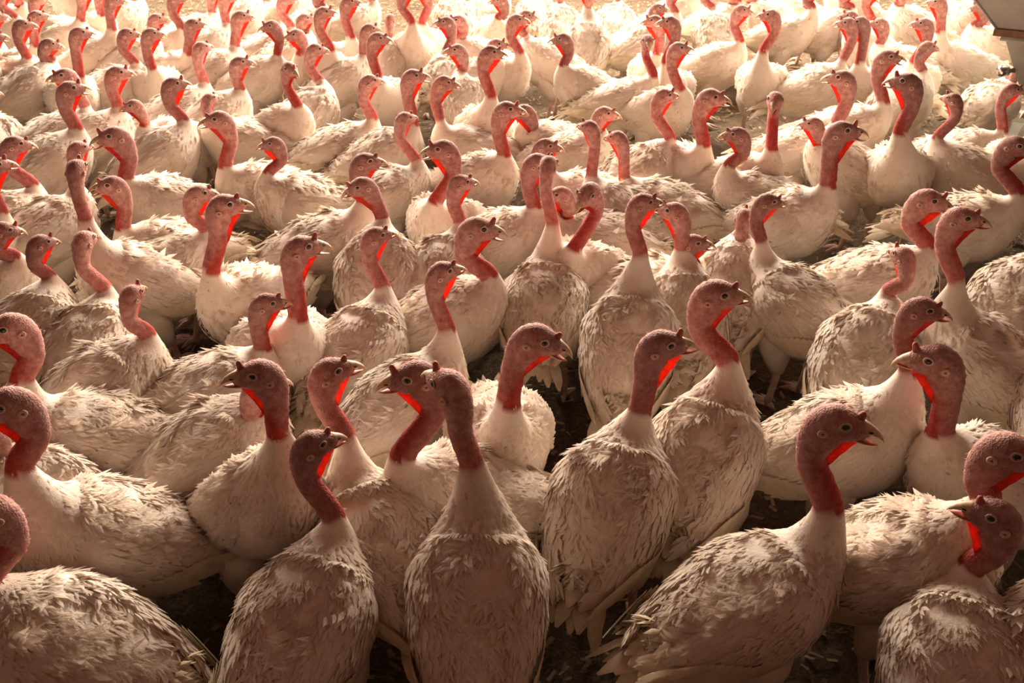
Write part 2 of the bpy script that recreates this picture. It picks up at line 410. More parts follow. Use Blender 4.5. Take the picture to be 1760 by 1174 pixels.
def beak_up_mesh():
    P = [(.044, -.0030, .0165, .0140), (.054, -.0050, .0135, .0118), (.064, -.0080, .0105, .0095), (.073, -.0125, .0072, .0072), (.080, -.0190, .0036, .0044), (.0825, -.0250, .0008, .0010)]
    V = []; F = []; seg = 10
    for x, z, w, h in P:
        for j in range(seg):
            a = 2*pi*j/seg; V.append(Vector((x, w*cos(a), z + (h*sin(a) if sin(a) > 0 else .42*h*sin(a)))))
    for i in range(len(P)-1):
        for j in range(seg):
            a = i*seg+j; c = i*seg+(j+1) % seg; F.append((c, a, a+seg, c+seg))
    F.append(tuple(range(seg))); e = (len(P)-1)*seg; F.append(tuple(e+j for j in range(seg-1, -1, -1)))
    n0 = len(F)
    for s in (1, -1):                                          # nostril
        c = Vector((.0610, s*.0117, -.0045)); b = len(V)
        for j in range(6):
            a = 2*pi*j/6; V.append(c + Vector((.0042*cos(a), s*.0012*cos(a)*-1, .0018*sin(a))))
        F.append(tuple(b+j for j in range(6)) if s < 0 else tuple(b+5-j for j in range(6)))
    return mesh('upper_beak', V, F, ['beak', 'eye'], [0]*n0 + [1]*2)
def beak_low_mesh(op):
    V = []; F = []; seg = 8
    R = Matrix.Rotation(op, 3, 'Y'); piv = Vector((.034, 0, -.0175))
    P = [(0, 0, .0165, .0085), (.012, -.0008, .0140, .0070), (.023, -.0012, .0100, .0052), (.034, .0004, .0055, .0034), (.042, .0032, .0014, .0014)]
    for x, z, w, h in P:
        for j in range(seg):
            a = 2*pi*j/seg; V.append(piv + R @ Vector((x, w*cos(a), z + (h*sin(a) if sin(a) < 0 else .35*h*sin(a)))))
    mi = []
    for i in range(len(P)-1):
        for j in range(seg):
            a = i*seg+j; c = i*seg+(j+1) % seg; F.append((c, a, a+seg, c+seg)); mi.append(1 if (j < seg//2 and i < 4) else 0)
    F.append(tuple(range(seg))); e = (len(P)-1)*seg; F.append(tuple(e+j for j in range(seg-1, -1, -1))); mi += [1, 0]
    return mesh('lower_beak', V, F, ['beak', 'mouth'], mi)
def ball(name, r, sx, sy, sz, m, rings=8, seg=12):
    V = [Vector((0, 0, r*sz))]; F = []
    for i in range(1, rings):
        for j in range(seg):
            a = pi*i/rings; b = 2*pi*j/seg; V.append(Vector((r*sx*sin(a)*cos(b), r*sy*sin(a)*sin(b), r*sz*cos(a))))
    V.append(Vector((0, 0, -r*sz))); e = len(V)-1
    for j in range(seg): F.append((0, 1+j, 1+(j+1) % seg)); F.append((e, e-seg+(j+1) % seg, e-seg+j))
    for i in range(rings-2):
        for j in range(seg):
            a = 1+i*seg+j; c = 1+i*seg+(j+1) % seg; F.append((a, a+seg, c+seg, c))
    return mesh(name, V, F, [m])
def ring_mesh(name, R1, r, m, hole=None):
    V = []; F = []; sa, sb = 14, 6
    for i in range(sa):
        for j in range(sb):
            a = 2*pi*i/sa; b = 2*pi*j/sb; V.append(Vector(((R1+r*cos(b))*cos(a), r*.7*sin(b), (R1*.86+r*cos(b))*sin(a))))
    for i in range(sa):
        for j in range(sb):
            F.append((i*sb+j, ((i+1) % sa)*sb+j, ((i+1) % sa)*sb+(j+1) % sb, i*sb+(j+1) % sb))
    return mesh(name, V, F, [m])
def snood_mesh(big):
    p = [Vector((.040, 0, .008)), Vector((.0435, 0, .0165)), Vector((.0465, 0, .0195*big+.002)), Vector((.0490, 0, .0225*big))]
    V, F = tube(p, [.0088, .0066, .0052, .0026], 8); return mesh('snood', V, F, ['snood'])
def wattle_mesh(big):
    """thin fleshy curtain hanging along the throat from chin to neck (head coordinates)"""
    V = []; F = []; n = 12; a = Vector((.046, 0, -.026)); b = Vector((-.004, 0, -.116)); ax = (b-a).normalized(); out = Vector((-ax.z, 0, ax.x)); out = out if out.x > 0 else -out
    for i in range(n+1):
        t = i/n; wd = (.001 + .0115*big*sin(pi*min(1, .06+.94*t**.8))**1.2)*(1+.10*sin(i*2.1)) - .0150*sin(pi*t) - .012*smooth01((t-.75)/.25); th = .0022; p = a.lerp(b, t); s = Vector((0, 1, 0))
        V += [p - out*.036 + s*th, p + out*wd*.5 + s*th*.8, p + out*wd, p + out*wd*.5 - s*th*.8, p - out*.036 - s*th]
    for i in range(n):
        for j in range(4):
            k = i*5+j; F.append((k, k+1, k+6, k+5))
    return mesh('wattle', V, F, ['wattle'])

# shared shapes
VARS = [(1.0, -4), (1.06, 3), (.97, 20), (1.03, 11)]
STS = [body_stations(q) for q in VARS]
LIB = {}
for vi, st in enumerate(STS):
    for lod, cnt in ((2, 10500), (1, 3600), (0, 1200)):
        LIB['plum', vi, lod] = plumage_mesh(st, cnt, 100+vi*7+lod)
        if lod > 0 or True:
            for s in (1, -1): LIB['wing', vi, lod, s] = wing_mesh(st, s, 31+vi*5+s, lod > 0)
            LIB['tail', vi, lod] = tail_mesh(st, 70+vi, lod > 0)
LIB['leg', 1] = leg_mesh(1); LIB['leg', -1] = leg_mesh(-1)
LIB['beak'] = beak_up_mesh()
for k, op in enumerate((0.02, .22, .40)): LIB['jaw', k] = beak_low_mesh(op)
LIB['eye'] = ball('eye', .0068, 1, .75, .95, 'eye'); LIB['lid'] = ring_mesh('eyelid', .0078, .0020, 'lid')
LIB['ear'] = ring_mesh('ear', .0052, .0034, 'ear'); LIB['hole'] = ball('ear_hole', .0020, .7, .5, 1.3, 'hole', 6, 8)
LIB['snood', 0] = snood_mesh(.95); LIB['snood', 1] = snood_mesh(1.2)
for k, q in enumerate((.35, .8, 1.3)): LIB['wattle', k] = wattle_mesh(q)

def fuzz_mesh(stn, nb, SV, seg, count, seed):
    """down on the white part of the neck and short bristles on the bare part, growing out of the finished skin SV"""
    global NRM
    r = random.Random(seed); V = []; F = []; NRM = []; mi = []
    white = [k for k in range(int(nb*.84), len(stn)-1) if stn[k][6] < .6]; bare = [k for k in range(nb, len(stn)-8) if stn[k][6] >= .6]
    q = 0
    while q < count:
        iw = q < count*.66
        k = r.choice(white) if iw else r.choice(bare)
        q += 1
        j = r.randrange(seg); j2 = (j+1) % seg; u, w = r.random(), r.random()
        a, b, c, d_ = SV[k*seg+j], SV[k*seg+j2], SV[(k+1)*seg+j], SV[(k+1)*seg+j2]
        p = a.lerp(b, u).lerp(c.lerp(d_, u), w)
        d = (a-c) + (b-d_)
        nm = (b-a).cross(c-a); cen = stn[k][0].lerp(stn[k+1][0], w)
        if d.length < 1e-6 or nm.length < 1e-9: continue
        d.normalize(); nm.normalize()
        if nm.dot(p-cen) < 0: nm = -nm
        side = nm.cross(d); f0 = len(F)
        if iw:
            x = max(.40, min(1, (p-cen).length/.062))
            add_feather(V, F, p - nm*.002, nm, (d + side*r.gauss(0, .22)).normalized(), r.uniform(.020, .038)*x, .0115*x+.001, r.uniform(.02, .10+.26*x*r.random()), .1)
        else:
            if j/seg > .55 and r.random() < .8: continue
            L = r.uniform(.0035, .009); e = (d*.5 + nm*.8 + side*r.gauss(0, .3)).normalized(); x = e.cross(nm)
            if x.length < 1e-4: continue
            x = x.normalized()*.00045; i = len(V); V += [p-x, p+x, p+e*L]; NRM += [nm]*3; F.append((i, i+1, i+2))
        mi += [0 if iw else 1]*(len(F)-f0)
    me = soft(mesh('neck_down', V, F, ['feather', 'bristle'], mi), NRM); NRM = None; return me

# ------------------------------------------------------------------ placing: pixel -> ray
cP, sP = cos(PITCH), sin(PITCH)
def ray(px, py):
    x = (px - W_PX/2)/F_PX; y = (H_PX/2 - py)/F_PX
    return Vector((x, cP + y*sP, -sP + y*cP)).normalized()
def on_plane(px, py, z):
    d = ray(px, py); t = (z - CAM.z)/d.z; return CAM + d*t
def near_ray(px, py, q):
    d = ray(px, py); return CAM + d*(q - CAM).dot(d)
def view_az(px): return -math.atan2((px - W_PX/2)/F_PX, cP)
# ------------------------------------------------------------------ the flock, read off the photograph
# head x, y, head yaw, head pitch, end of bare neck x, y, body x, y, body heading (0 right, 90 away, 180 left, -90 towards us), beak gape 0-2, label or ''
FLOCK = [
# nearest birds
(1448,724,0,0, 1424,878, 1270,1030,38, 2,'big turkey at front right looking right with beak open, back to us'),
(767,658,130,5, 812,800, 862,1050,90, 0,'turkey in front centre seen straight from behind, long white tapering neck'),
(544,759,15,5, 576,895, 468,1085,60, 1,'turkey in front left of centre, dark red neck, seen from behind'),
(-40,880,180,0, -25,1000, 90,1130,140, 0,'ruffled white back in bottom left corner, its neck at the left edge'),
(4,694,180,0, 34,805, 225,900,183, 0,'side-on turkey at front left, head cut by left edge, facing left'),
(438,641,180,5, 477,740, 470,870,-50, 1,'turkey looking left with glowing red wattle, left of centre near front'),
(573,634,10,8, 596,756, 648,940,112, 1,'turkey left of centre looking right and up, tail feathers towards us'),
(706,638,183,-5, 690,790, 795,865,190, 1,'turkey near centre looking left, long dark beak parted, red wattle'),
(933,582,-8,-14, 873,690, 850,745,-82, 2,'turkey at centre facing us, head bent down right with open beak'),
(1144,589,12,4, 1098,710, 1005,870,72, 1,'turkey right of centre seen from behind with ruffled ridge along its back'),
(1239,503,5,2, 1253,625, 1182,805,72, 0,'tall turkey right of centre with closed beak and raised head, seen from behind'),
(1600,615,188,-4, 1617,745, 1648,815,200, 0,'turkey with vivid red face and closed beak looking left at right'),
(1592,530,8,-2, 1562,640, 1485,790,12, 1,'turkey whose neck passes behind the red-faced bird at right'),
(1745,775,-5,0, 1695,862, 1545,985,4, 0,'long-bodied turkey side-on at front right, head at right edge'),
(1705,882,190,12, 1668,975, 1655,1125,95, 1,'bright red headed turkey in bottom right corner with neck folded back'),
(1850,960,20,0, 1830,1000, 1785,1070,100, 0,'white back cut by right edge in bottom right corner'),
(765,464,18,4, 768,568, 668,708,40, 0,'slim-necked turkey at centre left looking right, ruffled back'),
(827,391,0,-4, 842,482, 762,560,6, 2,'dark-headed turkey at centre looking right with wide open beak, smooth flank'),
(650,403,18,2, 658,495, 605,590,58, 0,'turkey left of centre seen from behind with feathery round back'),
(523,422,8,2, 512,548, 497,605,-72, 2,'turkey left of centre with thick upright neck facing us, open beak'),
(463,519,5,-2, 452,610, 338,615,6, 1,'side-on turkey at left, pinkish neck rising behind two nearer heads'),
(229,503,50,0, 257,590, 158,705,12, 0,'side-on turkey at left, head turned away, tail to the left edge'),
(147,410,55,-5, 182,500, 152,605,60, 0,'turkey at left seen from behind, pink mottled neck leaning left'),
(74,415,22,-8, 87,487, 70,560,52, 0,'turkey at far left seen from behind, dark red narrow neck'),
(391,350,-3,4, 363,465, 390,520,-135, 2,'turkey left of centre, breast to us, bright red throat, open beak'),
(460,660,20,-10, 452,690, 320,735,8, 0,'plump side-on white body at left, its head hidden behind others'),
(8,562,182,0, 38,652, 80,775,160, 0,'turkey at left edge facing left, half its head outside'),
(-40,760,180,0, -25,800, -5,860,130, 0,'pale body behind the front left bird, cut by left edge'),
(944,280,75,0, 950,388, 925,520,84, 0,'turkey at centre seen from behind, neck straight up, head turned away'),
(1008,334,238,-22, 986,430, 1024,462,-110, 1,'turkey at centre looking down at us, beak lowered, round white breast'),
(1110,346,20,0, 1101,440, 1068,605,86, 0,'turkey right of centre, long white neck, back of scalloped feathers'),
(1155,361,165,0, 1172,428, 1178,540,96, 0,'turkey right of centre seen from behind, head turned left'),
(1197,416,2,2, 1190,465, 1150,478,5, 1,'small pink face peering right between two necks, right of centre'),
(1278,382,85,0, 1272,425, 1262,455,90, 0,'red neck seen from behind, head hidden, right of centre'),
(1325,345,15,-5, 1309,416, 1345,545,140, 0,'large turkey right of centre, broad back and flank, head looking right'),
(1550,437,135,0, 1522,508, 1500,595,78, 0,'turkey at right with flat-topped head turned away, neck kinked left'),
(1659,373,5,3, 1645,487, 1668,640,160, 1,'turkey at right with snood raised and open beak, dirty white neck'),
(1602,343,3,-6, 1594,425, 1450,485,6, 1,'turkey at right with arched neck looking right, body side-on'),
(1752,250,-8,-5, 1750,335, 1670,385,5, 0,'side-on turkey at right edge, head cut by the frame'),
(1810,400,20,0, 1800,440, 1752,500,70, 0,'large white back with folded wing at right edge, leg showing'),
(1850,560,20,0, 1840,600, 1785,665,95, 0,'strip of white flank at right edge below the standing back'),
(1453,221,6,6, 1421,322, 1375,385,0, 2,'turkey right of centre with outstretched neck and open beak, full breast'),
# middle rows
(187,317,180,2, 214,400, 275,440,182, 2,'turkey at left looking left, beak open, long body side-on'),
(133,287,65,0, 148,378, 160,495,185, 0,'turkey at left with tall neck turned away from us, body to the right'),
(137,253,30,0, 130,320, 65,408,24, 0,'small flat head behind a taller neck at far left'),
(190,233,180,-3, 218,313, 285,350,184, 2,'turkey at upper left looking left over its neighbour, beak open'),
(346,331,8,-5, 358,408, 280,398,2, 1,'turkey at left with curved neck looking right, low body'),
(11,394,5,-12, 27,450, 0,478,-25, 0,'turkey at left edge, head down, neck folded on its breast'),
(31,246,2,-10, 60,330, 10,345,18, 0,'turkey at left edge with drooped head looking right'),
(-6,282,0,0, 2,372, -25,425,10, 1,'neck and beak just inside left edge'),
(371,204,181,-2, 388,290, 445,305,183, 1,'turkey at upper left looking left, side-on body stretching right'),
(465,246,184,-3, 462,303, 510,348,170, 0,'small-headed turkey looking left, curled neck, ruffled wing'),
(632,276,2,0, 625,345, 500,432,6, 2,'turkey looking right with long side-on body, tail feathers to the left'),
(615,320,192,-15, 658,378, 637,482,82, 0,'turkey bending its head left and down, wattle glowing, rounded back'),
(698,202,35,0, 716,278, 645,338,18, 0,'slim turkey turned right and away, neck leaning right'),
(756,255,180,-2, 748,348, 724,392,-112, 2,'turkey at centre looking left, red neck, smooth breast to us'),
(796,312,22,-2, 791,382, 790,450,62, 0,'small-headed turkey behind the dark-headed open beak bird'),
(875,187,-3,0, 866,267, 835,312,-32, 0,'tall turkey at centre looking right, red translucent throat'),
(943,250,0,-5, 950,300, 985,298,188, 0,'low head looking right behind two upright necks at centre'),
(928,277,10,0, 917,375, 872,398,10, 0,'turkey at centre with thick blood red neck hidden behind another'),
(959,333,185,-5, 962,385, 985,378,178, 0,'pink cheek peeping out between two necks at centre'),
(1011,217,140,0, 1017,312, 1048,355,150, 0,'turkey at centre turned away to the left, neck rising straight'),
(1058,235,150,-5, 1074,310, 1168,368,177, 0,'turkey with small head turned left away, wing back stretching right'),
(1145,163,22,0, 1151,256, 1128,292,38, 0,'turkey right of centre, rust-stained neck feathers, seen from behind'),
(1227,166,0,-4, 1209,250, 1188,300,-45, 1,'turkey right of centre looking right, red lower neck'),
(1332,172,-90,-5, 1325,258, 1282,330,-18, 2,'turkey staring straight at us with open beak'),
(1263,230,182,-3, 1253,285, 1262,312,182, 1,'low pink head looking left above bare litter'),
(1391,228,182,-5, 1410,245, 1425,262,184, 1,'low head looking left just behind a white body, right of centre'),
(1445,129,181,2, 1434,218, 1388,258,12, 1,'turkey looking left with blazing red throat, right of centre'),
(1555,139,182,2, 1547,228, 1545,308,-90, 1,'turkey at upper right looking left, glowing throat, breast to us'),
(1529,88,5,4, 1518,178, 1490,222,10, 2,'turkey at upper right looking right with gaping beak'),
(1636,169,150,0, 1609,243, 1648,298,184, 0,'rough flat head turned away at upper right, neck bent left'),
(1743,153,30,-5, 1722,228, 1668,248,8, 0,'bent pink neck near the metal bin, body side-on'),
(1775,190,-120,0, 1770,250, 1800,290,-60, 0,'reddish cheek at right edge below the metal bin'),
(1760,110,60,-10, 1735,135, 1692,165,70, 0,'cream back beside the metal bin, head hidden behind it'),
# upper rows
(123,151,0,3, 135,240, 82,245,6, 2,'turkey at upper left looking right, beak open, red throat'),
(107,129,182,0, 152,205, 55,182,4, 0,'turkey at upper left looking back left over its own body'),
(205,124,0,-2, 206,200, 168,212,12, 0,'turkey at upper left looking right, slender red-edged neck'),
(225,181,182,-8, 250,212, 268,232,200, 0,'small low pink head at upper left looking left'),
(301,143,2,2, 316,212, 292,268,22, 2,'turkey looking right, white neck widening into a ruffled side-on body'),
(361,168,40,0, 361,195, 408,238,172, 0,'rough head seen from behind among upper left bodies'),
(415,106,0,2, 414,168, 372,178,10, 2,'turkey looking right with open beak, pale pink face, upper left'),
(348,80,30,0, 351,148, 312,168,20, 1,'turkey at upper left turned away right, dark smooth neck'),
(417,27,0,-2, 404,88, 368,104,10, 1,'turkey near top looking right, red throat, curved back behind'),
(335,40,0,0, 322,92, 322,118,-60, 1,'turkey near top left looking right behind a nearer head'),
(463,44,195,-4, 477,100, 442,112,-8, 1,'pink head near top looking left, collar of bare red neck'),
(505,59,190,-6, 517,92, 535,112,195, 1,'rosy head near top looking down left'),
(559,20,0,2, 569,87, 562,132,-75, 1,'long S-curved neck near top, head looking right'),
(545,84,12,-5, 550,145, 556,185,62, 1,'turkey seen from behind near top, head turned right'),
(499,118,-62,-8, 511,182, 503,225,-48, 1,'turkey facing us near top left of centre, mouth open dark'),
(527,31,0,0, 528,56, 515,80,30, 0,'small pale face between two necks near the top'),
(637,49,20,-4, 625,100, 605,122,22, 0,'pale grey-pink head near top turned right and away'),
(653,65,-8,-4, 649,130, 670,170,-110, 1,'turkey near top centre looking right, white breast to us'),
(671,31,75,0, 668,65, 668,108,70, 0,'back of a pink head near the top, left of centre'),
(638,138,22,-2, 640,205, 560,252,5, 0,'turkey with rough head turned right, long body stretching left'),
(713,129,0,4, 709,217, 618,278,5, 2,'turkey looking up right with open beak, long smooth body'),
(768,141,0,-8, 758,210, 778,228,178, 0,'turkey at upper centre with hooked beak looking right, back ruffled'),
(783,85,184,0, 794,128, 790,192,100, 1,'red-backed head looking left at upper centre, dirty grey neck'),
(764,37,181,0, 766,90, 762,122,100, 1,'pink head near top looking left before a second head'),
(785,34,186,0, 789,75, 828,82,181, 0,'pink head near top just behind one looking left'),
(847,89,0,-3, 844,165, 848,242,-80, 1,'deep red neck at upper centre, head looking right'),
(856,75,0,0, 850,105, 838,112,10, 0,'pale pink crown just above a darker head, upper centre'),
(891,33,2,-2, 893,90, 872,140,-35, 1,'turkey near top centre looking right, slender arched neck'),
(908,26,0,-8, 905,64, 918,108,162, 1,'faint head near top centre beside another, tail down right'),
(895,232,180,-12, 905,225, 928,222,172, 0,'white back lying behind a tall neck, head out of sight, upper centre'),
(964,66,181,-3, 969,120, 1005,142,190, 1,'turkey near top centre looking left, ruby throat, breast below'),
(1113,70,-80,-4, 1123,133, 1045,165,10, 1,'grey-pink face looking at us, long pale body to the left'),
(1122,35,182,-3, 1130,91, 1142,135,-90, 0,'red head near top looking left, overlapped by another'),
(1149,37,181,0, 1144,107, 1150,152,-90, 1,'turkey near top looking left, beak over its neighbour'),
(1169,82,6,4, 1168,160, 1195,178,-35, 2,'turkey near top looking right with open beak and thick red neck'),
(1043,194,2,-4, 1030,222, 1000,228,10, 0,'low pale head peeping over a white back, centre'),
(1278,17,-2,-4, 1271,75, 1230,112,2, 0,'turkey near top right beak to beak with another, looking right'),
(1322,25,181,0, 1312,87, 1302,142,-95, 1,'turkey near top right beak to beak, looking left, bowling-pin breast'),
(1455,39,181,0, 1445,115, 1402,138,25, 1,'turkey near top right looking left, wide red neck, ridged back'),
(1476,36,182,0, 1478,110, 1500,135,190, 0,'turkey near top right looking left behind a redder one'),
(1459,27,181,0, 1466,55, 1475,70,185, 0,'sliver of a head above two heads near top right'),
(1585,40,182,0, 1570,107, 1558,130,-95, 1,'turkey near top right looking left, orange-red throat'),
(1597,80,42,-5, 1583,131, 1592,165,62, 0,'smooth pink nape turned away near top right'),
(1610,3,182,0, 1617,54, 1668,112,200, 1,'turkey at top right looking left with long cream body behind'),
(1683,11,198,-4, 1671,54, 1695,62,190, 1,'reddish head at top right beside the metal bin'),
(1510,39,178,0, 1511,82, 1522,95,178, 0,'faint pink narrow head near top right between necks'),
(42,41,-6,-4, 47,100, 55,135,-65, 1,'turkey at top left corner looking right, scarlet throat'),
(66,26,0,-2, 60,78, 80,108,-70, 1,'head just behind the scarlet-throated one in top left'),
(89,75,-6,-14, 93,117, 58,135,18, 0,'small head with lowered beak near top left'),
(140,55,0,-2, 136,131, 132,158,-80, 2,'broad-necked turkey near top left, beak open, orange throat'),
(198,0,0,-2, 192,50, 178,110,-20, 1,'turkey cut by top edge at left, thick red neck'),
(222,57,0,-4, 235,124, 182,118,10, 0,'turkey near top left with flat long beak looking right'),
(272,31,0,-3, 262,80, 243,62,18, 1,'turkey near top left peering over another head'),
(263,57,0,-2, 261,117, 272,145,-88, 1,'turkey near top left looking right, slim pale red neck'),
(-4,27,0,-5, -5,75, -25,110,0, 1,'beak poking in at the upper left edge'),
(-8,62,0,0, -15,110, -40,145,0, 2,'open beak poking in lower at the upper left edge'),
(66,-1,0,-3, 72,45, 112,32,172, 1,'head cut by top edge near top left corner, looking right'),
(-20,170,0,0, -25,190, -18,212,90, 0,'strip of white back at left edge, upper left'),
# heads above the frame
(8,-16,0,0, 26,32, 30,62,-40, 0,'red neck slanting down from the top left corner'),
(33,-20,0,0, 36,5, 52,32,-60, 0,'white neck base at the top left corner'),
(148,-15,0,0, 138,35, 150,62,-40, 0,'red neck cut by top edge, left, with bright front'),
(177,-17,0,0, 174,25, 172,52,-70, 0,'short stub of dark red neck at top edge, left'),
(305,-4,0,0, 313,52, 297,92,-25, 1,'red neck at top edge left, beak at the very edge'),
(371,-16,0,0, 364,21, 345,48,10, 0,'crimson wattle hanging at top edge, left of centre'),
(393,-6,0,0, 390,49, 366,68,12, 1,'pink neck at top edge with orange front, left of centre'),
(493,-2,0,0, 501,48, 476,72,10, 1,'S-curved pink neck cut by top edge, left of centre'),
(553,-14,0,0, 556,15, 545,42,20, 0,'stub of red neck at top edge above a curved neck'),
(603,2,0,0, 603,64, 590,112,-48, 1,'dark pink head cut by top edge, beak right, centre left'),
(701,-16,0,0, 708,38, 703,102,-88, 0,'pale neck at top edge widening into a smooth white breast'),
(724,-18,180,0, 726,40, 738,85,-90, 0,'thin red neck at top edge beside a pale one'),
(857,0,182,0, 855,30, 850,62,-90, 0,'head at top edge looking left, faint red throat, centre'),
(1003,-18,160,0, 1010,8, 1037,90,88, 0,'large bright white back near top centre, seen from behind'),
(962,-26,90,0, 963,8, 958,45,95, 0,'bright white back at top edge left of the largest one'),
(1062,-28,90,0, 1062,0, 1066,35,85, 0,'glaring white back at top edge right of the largest one'),
(1133,17,0,0, 1128,42, 1122,60,40, 0,'faint pink face in the glare near top, right of centre'),
(1164,-18,0,0, 1161,22, 1150,52,20, 0,'pale neck at top edge right of the faint pink face'),
(1222,-24,0,0, 1226,20, 1238,58,100, 0,'pale neck cut by top edge with white body below, right'),
(1268,-20,0,0, 1270,3, 1262,40,20, 0,'red speck of neck at top edge above two beaks'),
(1300,-24,0,0, 1300,0, 1310,40,170, 0,'white neck at top edge between two facing heads'),
(1400,-18,0,0, 1396,12, 1372,62,15, 0,'broad white body near top right, neck cut by top edge'),
(1462,-16,0,0, 1464,22, 1440,40,20, 0,'red neck at top edge above two red heads'),
(1503,-16,0,0, 1499,34, 1505,62,-60, 0,'dark red neck at top edge, right'),
(1544,-18,180,0, 1541,8, 1555,48,186, 0,'bright round white back near top right, neck cut by top edge'),
(640,-30,0,0, 640,0, 632,42,15, 0,'bleached white back at top edge, left of centre'),
(770,-32,0,0, 772,-5, 780,28,100, 0,'bleached white body at top edge, centre'),
(925,-40,90,0, 922,-15, 918,20,90, 0,'glaring white rump at top edge above the paired heads'),
(1200,-34,0,0, 1198,-8, 1190,22,10, 0,'glaring body at top edge, right of centre'),
(1340,-36,180,0, 1342,-10, 1352,18,180, 0,'pale body at top edge above the beak-to-beak pair'),
(440,-30,0,0, 438,-2, 432,25,20, 0,'bright white body at top edge, left'),
(235,-30,0,0, 236,-2, 228,28,10, 0,'cream body at top edge, left'),
(100,-34,180,0, 100,-10, 110,5,180, 0,'cream back at top edge near the left corner'),
(1640,-26,180,0, 1640,-4, 1655,22,170, 0,'cream back at top edge near the metal bin'),
(850,-44,90,0, 848,-22, 842,5,80, 0,'white glare of a back at the very top, centre'),
(530,-40,0,0, 530,-15, 520,10,10, 0,'white glare of a back at the very top, left of centre'),
(1430,-44,180,0, 1432,-20, 1440,2,180, 0,'pale back at the very top, right'),
]
# how big each head and neck is beside a full-grown one (index in FLOCK); the rest are young birds at 0.9
HEAD_SCALE = {0:1.06, 1:.98, 2:.84, 3:1, 4:1, 5:.9, 6:.88, 7:1.02, 8:1, 9:1, 10:1.04, 11:1.06, 12:.82, 13:1.05, 14:.97, 16:.8, 17:1.05, 18:.8,
  19:.95, 20:.8, 21:.78, 22:.85, 23:.75, 24:.98, 26:1, 28:.82, 29:.9, 30:.8, 31:.86, 32:.8, 33:.8, 34:.76, 35:.8, 36:.93, 37:1, 38:1, 41:1.06, 42:.9,
  43:.85, 44:.8, 45:1.05, 46:.86, 47:.8, 48:.9, 50:.96, 51:.76, 52:.92, 53:.87, 54:.78, 55:.96, 56:.82, 57:.96, 58:.86, 59:.92, 60:.82, 61:.78,
  62:.78, 63:.86, 64:1, 65:.92, 66:.86, 67:.82, 68:1.05, 69:1.05, 70:1, 71:.78, 72:.78, 75:1, 76:1, 77:.95, 78:.75, 79:.92, 80:.75, 81:.88, 82:.88, 83:.95}
# ------------------------------------------------------------------ place the flock
BODY_Z = .30; SH_X = .125; SH_Z = .43
def dirv(a): return Vector((cos(a), sin(a), 0))
B_ = []
for i, (hx, hy, yaw, pit, nx, ny, bx, by, hd, op, lab) in enumerate(FLOCK):
    hdw = radians(hd) + view_az(bx); yw = radians(yaw) + view_az(hx)
    best = None
    for k in range(30):                                        # height of the neck's feather line (and crouch of the bird) that agrees best with where the body is seen
        zn = .32 + .30*k/29; drop = max(0, .43 - zn); nw = on_plane(nx, ny, zn); p = nw - dirv(hdw)*(SH_X + .012); p.z = BODY_Z
        o = on_plane(bx, by, BODY_Z - drop); o.z = BODY_Z
        e = (p - o).length + .12*abs(zn-.48) + .5*drop
        if best is None or e < best[0]: best = (e, zn, drop, p, o)
    e, zn, drop, p, org = best
    w = p.lerp(org, .3)
    B_.append(dict(i=i, pos=w.copy(), org=w, hd=hdw, yaw=yw, px=(hx, hy, nx, ny, bx, by), pit=radians(pit), op=op, lab=lab, e=e, zn=zn, drop=drop))
for it in range(30):                                           # push crowded bodies apart a little
    for a in range(len(B_)):
        p = B_[a]; pc = (p['pos'] + dirv(p['hd'])*.05, p['pos'] - dirv(p['hd'])*.10)
        for c in range(a+1, len(B_)):
            q = B_[c]
            if abs(p['pos'].x-q['pos'].x) > .5 or abs(p['pos'].y-q['pos'].y) > .5: continue
            for s in pc:
                for t in (q['pos'] + dirv(q['hd'])*.05, q['pos'] - dirv(q['hd'])*.10):
                    e = t - s; e.z = 0; L = e.length
                    if 1e-5 < L < .175:
                        m = e/L*(.175-L)*.12; p['pos'] -= m; q['pos'] += m
    for b in B_:                                               # never far from where the photograph shows the body
        e = b['pos'] - b['org']
        if e.length > .07: b['pos'] = b['org'] + e.normalized()*.07
